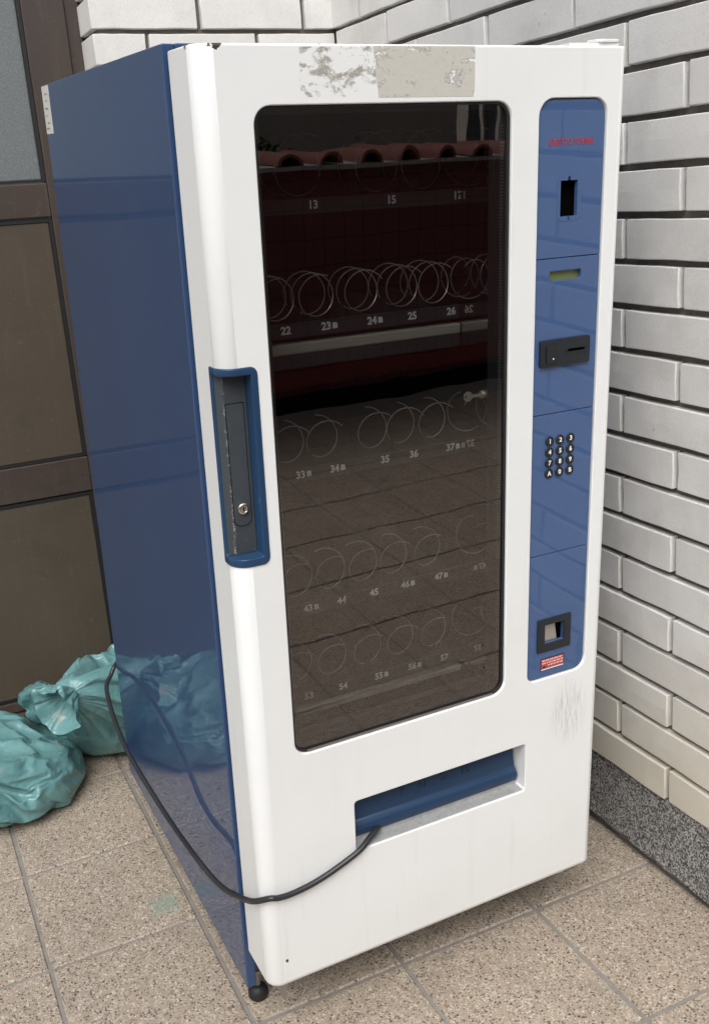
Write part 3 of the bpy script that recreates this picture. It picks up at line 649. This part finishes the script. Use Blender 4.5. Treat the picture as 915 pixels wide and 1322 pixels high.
for r_, row in enumerate(('123', '456', '789', 'A0B')):
    for c_, ch in enumerate(row):
        kx, kz = 0.5562 + c_ * 0.0211, 0.8828 - r_ * 0.0184
        part('key_button', lambda b: lathe(b, [(0.0084, 0.0033), (0.0084, 0.0018), (0.0080, 0.0013), (0.0072, 0.0012)], (kx, 0, kz), 1, 20), MAT['key'], cp3, 0, 40)
        text('key_mark', ch, kx, kz, 0.0105, 0.0010, MAT['num'], cp3, bold=0.0003)
rc = part('return_cup', lambda b: plate(b, rrect(0.5405, 0.6125, 0.4980, 0.5615, 0.002, 3), [rrect(0.5562, 0.5972, 0.5132, 0.5498, 0.001, 2)], 0.0005, PY0 - 0.0002), MAT['coin'], cp4, 0.0006)
part('return_flap', lambda b: prism(b, [(0.0095, 0.5140), (0.0162, 0.5500), (0.0160, 0.5130)], 0, 0.5565, 0.5880), MAT['inox'], cp4)
sk = part('sticker_border', lambda b: box(b, 0.5500, 0.6020, PY0 - 0.0004, PY0 - 0.0001, 0.4600, 0.4840), MAT['navy'], cp4)
part('sticker', lambda b: box(b, 0.5518, 0.6002, PY0 - 0.0007, PY0 - 0.0005, 0.4640, 0.4822), MAT['stick'], cp4)
part('sticker_base', lambda b: box(b, 0.5518, 0.6002, PY0 - 0.0007, PY0 - 0.0005, 0.4612, 0.4632), MAT['num'], cp4)
def sticker_lines(b):
    rn = random.Random(5)
    for r_ in range(3):
        x = 0.5530 if r_ < 2 else 0.5660; z = 0.4797 - r_ * 0.0052
        while x < 0.5980:
            w = rn.uniform(0.003, 0.009); w = min(w, 0.5990 - x); box(b, x, x + w, PY0 - 0.0009, PY0 - 0.0008, z - 0.0013, z + 0.0013); x += w + 0.0015
part('sticker_print', sticker_lines, MAT['stickw'], cp4)
part('sticker_mark', lambda b: box(b, 0.5545, 0.5610, PY0 - 0.0009, PY0 - 0.0008, 0.4650, 0.4685), MAT['navy'], cp4)
# delivery opening
part('delivery_tray', lambda b: (box(b, OL + 0.0015, OR - 0.0015, 0.0030, 0.30, OB + 0.0006, OB + 0.0020), box(b, OL + 0.0015, OR - 0.0015, 0.0260, 0.0275, OB + 0.0021, OB + 0.0080)), MAT['galv'], vm, 0.0006)
part('delivery_chamber', lambda b: (box(b, OL - 0.008, OL - 0.005, DB + 0.001, 0.30, OB - 0.01, OT + 0.05), box(b, OR + 0.005, OR + 0.008, DB + 0.001, 0.30, OB - 0.01, OT + 0.05), box(b, OL - 0.004, OR + 0.004, 0.302, 0.306, OB - 0.01, OT + 0.05), box(b, OL - 0.004, OR + 0.004, DB + 0.001, 0.301, OT + 0.046, OT + 0.05)), MAT['void'], vm)
fp = [(0.044, OT + 0.010), (0.034, OT - 0.030), (0.0290, OB + 0.040), (0.0220, OB + 0.034), (0.0185, OB + 0.029), (0.0180, OB + 0.022), (0.022, OB + 0.0115), (0.030, OB + 0.009), (0.034, OB + 0.012), (0.033, OB + 0.040), (0.039, OT - 0.030), (0.049, OT + 0.010)]
fl = part('delivery_flap', lambda b: prism(b, fp, 0, OL + 0.002, OR - 0.004), MAT['flap'], vm, 0.001, 40)
def flap_y(z):
    for (ya, za), (yb, zb2) in zip(fp[:5], fp[1:6]):
        if zb2 <= z <= za: return ya + (yb - ya) * (za - z) / (za - zb2)
    return fp[0][0]
for ch, x in zip('PUSH', (0.282, 0.323, 0.365, 0.412)):
    eo = text('embossed_letter', ch, x, 0.2885, 0.022, 0.0, MAT['flap'], fl, depth=0.0016)
    for v in eo.data.vertices: v.co.y += flap_y(v.co.z) - 0.0004
# glue and tape residue
part('glue_residue', lambda b: plate(b, [(0.1417, 1.4715), (0.1395, 1.412), (0.2545, 1.4105), (0.2480, 1.4730)], [], -0.00035, -0.00005), MAT['res1'], vm)
part('tape_residue', lambda b: plate(b, [(0.2485, 1.4730), (0.2550, 1.4100), (0.4050, 1.4095), (0.4075, 1.4200), (0.4080, 1.4735)], [], -0.00035, -0.00005), MAT['res2'], vm)
bpy.context.view_layer.update()

# key left in the lock inside the machine --------------------------------
def M3(p): return MM @ Vector(p)
bm = bmesh.new()
ky, kz, kx = 0.0605, 0.9635, 0.4655
plate(bm, circle(kx - 0.030, kz, 0.0085, 10), [circle(kx - 0.034, kz, 0.0022, 8)], ky - 0.0008, ky + 0.0008)
box(bm, kx - 0.0225, kx - 0.004, ky - 0.0008, ky + 0.0008, kz - 0.0025, kz + 0.0025)
lathe(bm, [(0.0055, -0.006), (0.0065, -0.004), (0.0065, 0.0)], (kx, ky, kz), 0, 16)
ko = obj('key', bm, MAT['brass'], None, None, 0, label='small brass key sticking in the lock behind the machine glass', category='key'); ko.matrix_world = MM

# power cord ---------------------------------------------------------------
CP = [(0.05, 0.945, 0.190), (0.012, 0.938, 0.205), (-0.0085, 0.9160, 0.2035), (-0.020, 0.9074, 0.190), (-0.0387, 0.8809, 0.1786), (-0.0493, 0.8212, 0.1701), (-0.0564, 0.7382, 0.1546), (-0.0578, 0.6424, 0.1382),
      (-0.0531, 0.5432, 0.1265), (-0.0445, 0.4404, 0.1111), (-0.0416, 0.3464, 0.1159), (-0.0420, 0.2413, 0.1346), (-0.0340, 0.1755, 0.1330), (-0.0265, 0.1231, 0.1386), (-0.0183, 0.0855, 0.1496),
      (-0.0120, 0.0480, 0.1650), (-0.0075, 0.0150, 0.1850), (0.0100, -0.0062, 0.1990), (0.0243, -0.0080, 0.1955), (0.0519, -0.0075, 0.1938), (0.0946, -0.0070, 0.1998), (0.1385, -0.0065, 0.2136), (0.1757, -0.0055, 0.2290), (0.1984, 0.0030, 0.2385), (0.218, 0.0140, 0.2420), (0.236, 0.0330, 0.2335), (0.252, 0.060, 0.2300), (0.26, 0.12, 0.2290)]
bm = bmesh.new(); tube(bm, catmull(CP, 8), 0.0051, 10)
co = obj('power_cord', bm, MAT['cord'], None, 70, 0, label='black power cord looped round the blue side into the delivery opening', category='cord'); co.matrix_world = MM

# bin bags -------------------------------------------------------------------
from mathutils import noise as mn
def cloth_bag(seed, r, knot, lumps, frames=40, c0=0.72, press=-1.2, bend=0.002, cut_t=0.72, loose=1.12):
    """a sack of loose film let fall over its contents, its neck gathered and held: Blender's own cloth solver makes the folds"""
    K = Vector(knot).normalized(); cb = bmesh.new()
    for c, sz in lumps:
        g = bmesh.ops.create_icosphere(cb, subdivisions=3, radius=1)
        for v in g['verts']:
            q = v.co * (1 + 0.25 * mn.noise(v.co * 2 + Vector(c) * 9)); v.co = (c[0] + q.x * sz[0], c[1] + q.y * sz[1], c[2] + q.z * sz[2])
    me = bpy.data.meshes.new('contents'); cb.to_mesh(me); cb.free(); co_ = bpy.data.objects.new('contents', me); COL.objects.link(co_)
    fb = one(box, -2, 2, -2, 2, -0.2, 0.0); me2 = bpy.data.meshes.new('base'); fb.to_mesh(me2); fb.free(); fo = bpy.data.objects.new('base', me2); COL.objects.link(fo)
    for q in (co_, fo):
        q.modifiers.new('collision', 'COLLISION'); q.collision.thickness_outer = 0.004; q.collision.cloth_friction = 20
    b = bmesh.new(); bmesh.ops.create_icosphere(b, subdivisions=6, radius=1); bmesh.ops.scale(b, vec=r, verts=b.verts)
    for v in b.verts: v.co += mn.noise_vector(v.co * 14 + Vector((seed, 0, 0))) * 0.012
    zc = r[2] + 0.03; C = Vector((0, 0, zc)); bmesh.ops.translate(b, vec=C, verts=b.verts)
    E_ = Vector((K.x * r[0], K.y * r[1], K.z * r[2])); A_ = E_.normalized(); th0 = math.acos(c0)
    def tpar(q):
        d = q - C; u = Vector((d.x / r[0], d.y / r[1], d.z / r[2])).normalized(); return 1 - math.acos(max(-1, min(1, u.dot(K)))) / th0
    bmesh.ops.delete(b, geom=[v for v in b.verts if tpar(v.co) > cut_t + 0.05 * mn.noise(v.co * 25)], context='VERTS')
    me3 = bpy.data.meshes.new('bin_bag'); b.to_mesh(me3); b.free(); o = bpy.data.objects.new('bin_bag', me3); COL.objects.link(o)
    vg = o.vertex_groups.new(name='pin'); rest = [v.co.copy() for v in me3.vertices]; pins = []; init = []
    for i, q in enumerate(rest):
        t = tpar(q); d = q - C
        if t > 0:
            perp = d - A_ * d.dot(A_); pl = perp.length or 1e-6; L = E_.length * 0.86 + 0.03
            if t < 0.3: k = t / 0.3; init.append(C + A_ * (d.dot(A_) * (1 - k) + L * k) + perp / pl * (pl * (1 - k) + 0.016 * k))
            else: init.append(C + A_ * (L + 0.16 * (t - 0.3)) + perp / pl * (0.016 + 0.16 * (t - 0.3)))
            if 0.24 < t < 0.38: pins.append(i)
        else: init.append(q)
    vg.add(pins, 1, 'REPLACE'); o.shape_key_add(name='Basis'); kb = o.shape_key_add(name='rest')
    for i, q in enumerate(rest):
        kb.data[i].co = C + (q - C) * loose; o.data.shape_keys.key_blocks[0].data[i].co = init[i]; me3.vertices[i].co = init[i]
    md = o.modifiers.new('cloth', 'CLOTH'); st = md.settings
    st.quality = 4; st.mass = 0.08; st.air_damping = 2; st.tension_stiffness = 30; st.compression_stiffness = 30; st.shear_stiffness = 10; st.bending_stiffness = bend
    st.vertex_group_mass = 'pin'; st.pin_stiffness = 5; st.rest_shape_key = kb; st.use_pressure = True; st.uniform_pressure_force = press
    cs = md.collision_settings; cs.use_self_collision = True; cs.self_distance_min = 0.003; cs.distance_min = 0.004; cs.collision_quality = 2
    md.point_cache.frame_start = 1; md.point_cache.frame_end = frames
    for f in range(1, frames + 1): S.frame_set(f)
    m = bpy.data.meshes.new_from_object(o.evaluated_get(bpy.context.evaluated_depsgraph_get())); m.name = 'bin_bag'
    for q in (o, co_, fo): bpy.data.objects.remove(q)
    S.frame_set(1)
    m.materials.clear(); m.materials.append(MAT['bag'])
    for p in m.polygons: p.use_smooth = True
    return m
def bag(me, loc, rz, label):
    zmin = min(v.co.z for v in me.vertices); o = link('bin_bag', me, None, label=label, category='bin bag', group='teal bin bags heaped by the brown door')
    o.location = (loc[0], loc[1], -zmin + 0.001); o.rotation_euler = (0, 0, rz); sd_ = o.modifiers.new('smooth', 'SUBSURF'); sd_.levels = 1; sd_.render_levels = 1; return o
bag(cloth_bag(4, (0.33, 0.23, 0.225), (-0.50, -0.78, 0.08), [((0.12, 0.0, 0.13), (0.18, 0.13, 0.125)), ((-0.06, 0.01, 0.11), (0.13, 0.12, 0.11)), ((0.04, -0.02, 0.16), (0.12, 0.09, 0.10))]),
    (0.115, 0.785), 0.0, 'crumpled teal bin bag with gathered neck, partly behind the machine')
bag(cloth_bag(9, (0.29, 0.26, 0.19), (-0.8, 0.2, 0.25), [((-0.02, 0.02, 0.095), (0.19, 0.16, 0.090)), ((0.08, -0.06, 0.065), (0.12, 0.11, 0.06))]),
    (-0.315, 0.685), 0.35, 'flatter teal bin bag slumped on the tiles beside the fuller one')

# ------------------------------------------------------------------ across the yard (seen in the glass)
def make_maroon():
    m = NT('maroon_cladding'); v = m.pos(); x, y, z = m.xyz(v)
    c = m.mix(m.noise(v, 2.5, 5), (0.10, 0.022, 0.026), (0.17, 0.045, 0.045))
    gx = m.math('LESS_THAN', m.math('FRACT', m.math('MULTIPLY', x, 9.0)), 0.06); gz = m.math('LESS_THAN', m.math('FRACT', m.math('MULTIPLY', z, 7.0)), 0.06)
    c = m.mix(m.math('MULTIPLY', m.math('MAXIMUM', gx, gz), 0.7), c, (0.02, 0.012, 0.012)); m.p(Base_Color=c, Roughness=0.7); return m.m
def make_render():
    m = NT('weathered_render'); v = m.pos()
    c = m.mix(m.noise(v, 2.0, 7, 0.65), (0.30, 0.28, 0.24), (0.50, 0.46, 0.41)); c = m.mix(m.math('MULTIPLY', m.step(m.noise(v, 9, 6, 0.7), 0.58, 0.66), 0.7), c, (0.07, 0.065, 0.06))
    m.p(Base_Color=c, Roughness=0.95); return m.m
bm = bmesh.new(); box(bm, -3.0, 7.0, -4.35, -4.02, -0.06, 1.20)
gw = obj('garden_wall', bm, make_maroon(), None, label='low maroon clad garden wall with tiled coping across the yard', category='wall')
bm = bmesh.new(); box(bm, -3.0, 7.0, -4.06, -3.98, -0.06, 0.06); obj('kerb_strip', bm, MAT['dark'], gw)
bm = bmesh.new(); box(bm, -3.0, 7.0, -4.05, -4.0, 0.10, 0.19); obj('painted_band', bm, simple('red_band', (0.22, 0.035, 0.035), 0.6), gw)
bm = bmesh.new(); box(bm, -3.0, 7.0, -4.50, -3.93, 1.201, 1.222); obj('coping_slab', bm, simple('grey_coping', (0.30, 0.30, 0.30), 0.8), gw)
b = bmesh.new(); n = 10; A = []; 
for (yy, zz, rr) in ((0.0, 0.0, 0.066), (-0.55, -0.012, 0.060)):
    A.append([[b.verts.new((k * math.cos(math.pi * i / n), yy, zz + k * math.sin(math.pi * i / n))) for i in range(n + 1)] for k in (rr, rr - 0.016)])
for i in range(n):
    b.faces.new((A[0][0][i], A[0][0][i+1], A[1][0][i+1], A[1][0][i])); b.faces.new((A[0][1][i], A[0][1][i+1], A[1][1][i+1], A[1][1][i])); b.faces.new((A[0][0][i], A[0][0][i+1], A[0][1][i+1], A[0][1][i])); b.faces.new((A[1][0][i], A[1][0][i+1], A[1][1][i+1], A[1][1][i]))
for k in (0, n): b.faces.new((A[0][0][k], A[0][1][k], A[1][1][k], A[1][0][k]))
def make_clay():
    m = NT('clay_tile'); v = m.shift(m.pos(), m.rnd()); c = m.mix(m.noise(v, 14, 5), (0.15, 0.050, 0.042), (0.25, 0.10, 0.085)); m.p(Base_Color=c, Roughness=0.85); return m.m
rt = mesh('roof_tile', b, make_clay(), 60)
x = -2.9
while x < 6.95:
    o = link('roof_tile', rt, gw); o.location = (x, -3.92 + random.uniform(-.01, .01), 1.224); o.rotation_euler = (random.uniform(-.02, .02), random.uniform(-.08, .08), random.uniform(-.05, .05)); o.scale = (random.uniform(.9, 1.08), 1, random.uniform(.85, 1.1)); x += 0.222 + random.uniform(-.008, .008)
bm = bmesh.new(); box(bm, -4.0, 4.12, -6.3, -6.0, -0.06, 3.2)
obj('rendered_wall', bm, make_render(), None, label='tall weathered grey rendered wall behind the tiled garden wall', category='wall')
fe = empty('slat_fence', (4.22, -6.0, -0.06), label='dark slat fence beyond the tiled garden wall', category='fence')
sl = mesh('slat', one(box, 0, 0.10, -0.012, 0.012, 0, 2.4), simple('dark_slat', (0.13, 0.14, 0.15), 0.7))
for k in range(26): link('slat', sl, fe).location = (k * 0.145, 0, 0)
bm = bmesh.new(); box(bm, -0.1, 3.8, 0.013, 0.06, 0.5, 0.58); box(bm, -0.1, 3.8, 0.013, 0.06, 1.9, 1.98); obj('fence_rail', bm, MAT['tray'], fe)
# small shrub behind the coping
sh = empty('shrub', (2.0, -4.9, -0.06), label='small green shrub poking up behind the tiled coping', category='shrub')
bm = bmesh.new(); rn = random.Random(11)
for k in range(700):
    d = Vector((rn.gauss(0, 1), rn.gauss(0, 1), rn.gauss(0, 1))).normalized() * rn.random() ** 0.4; c = Vector((d.x * 0.32, d.y * 0.25, 1.15 + d.z * 0.24))
    u = Vector((rn.gauss(0, 1), rn.gauss(0, 1), rn.gauss(0, 1))).normalized() * 0.030; w = u.orthogonal().normalized() * 0.013
    vv = [bm.verts.new(c + q) for q in (-u, w, u, -w)]; bm.faces.new(vv)
obj('foliage', bm, simple('leaf_green', (0.06, 0.11, 0.035), 0.6), sh)
bm = bmesh.new(); tube(bm, [(0, 0, 0), (0.02, 0.01, 0.5), (0.0, 0, 1.1)], 0.02, 6); obj('stem', bm, simple('bark', (0.09, 0.065, 0.045), 0.9), sh, 60)
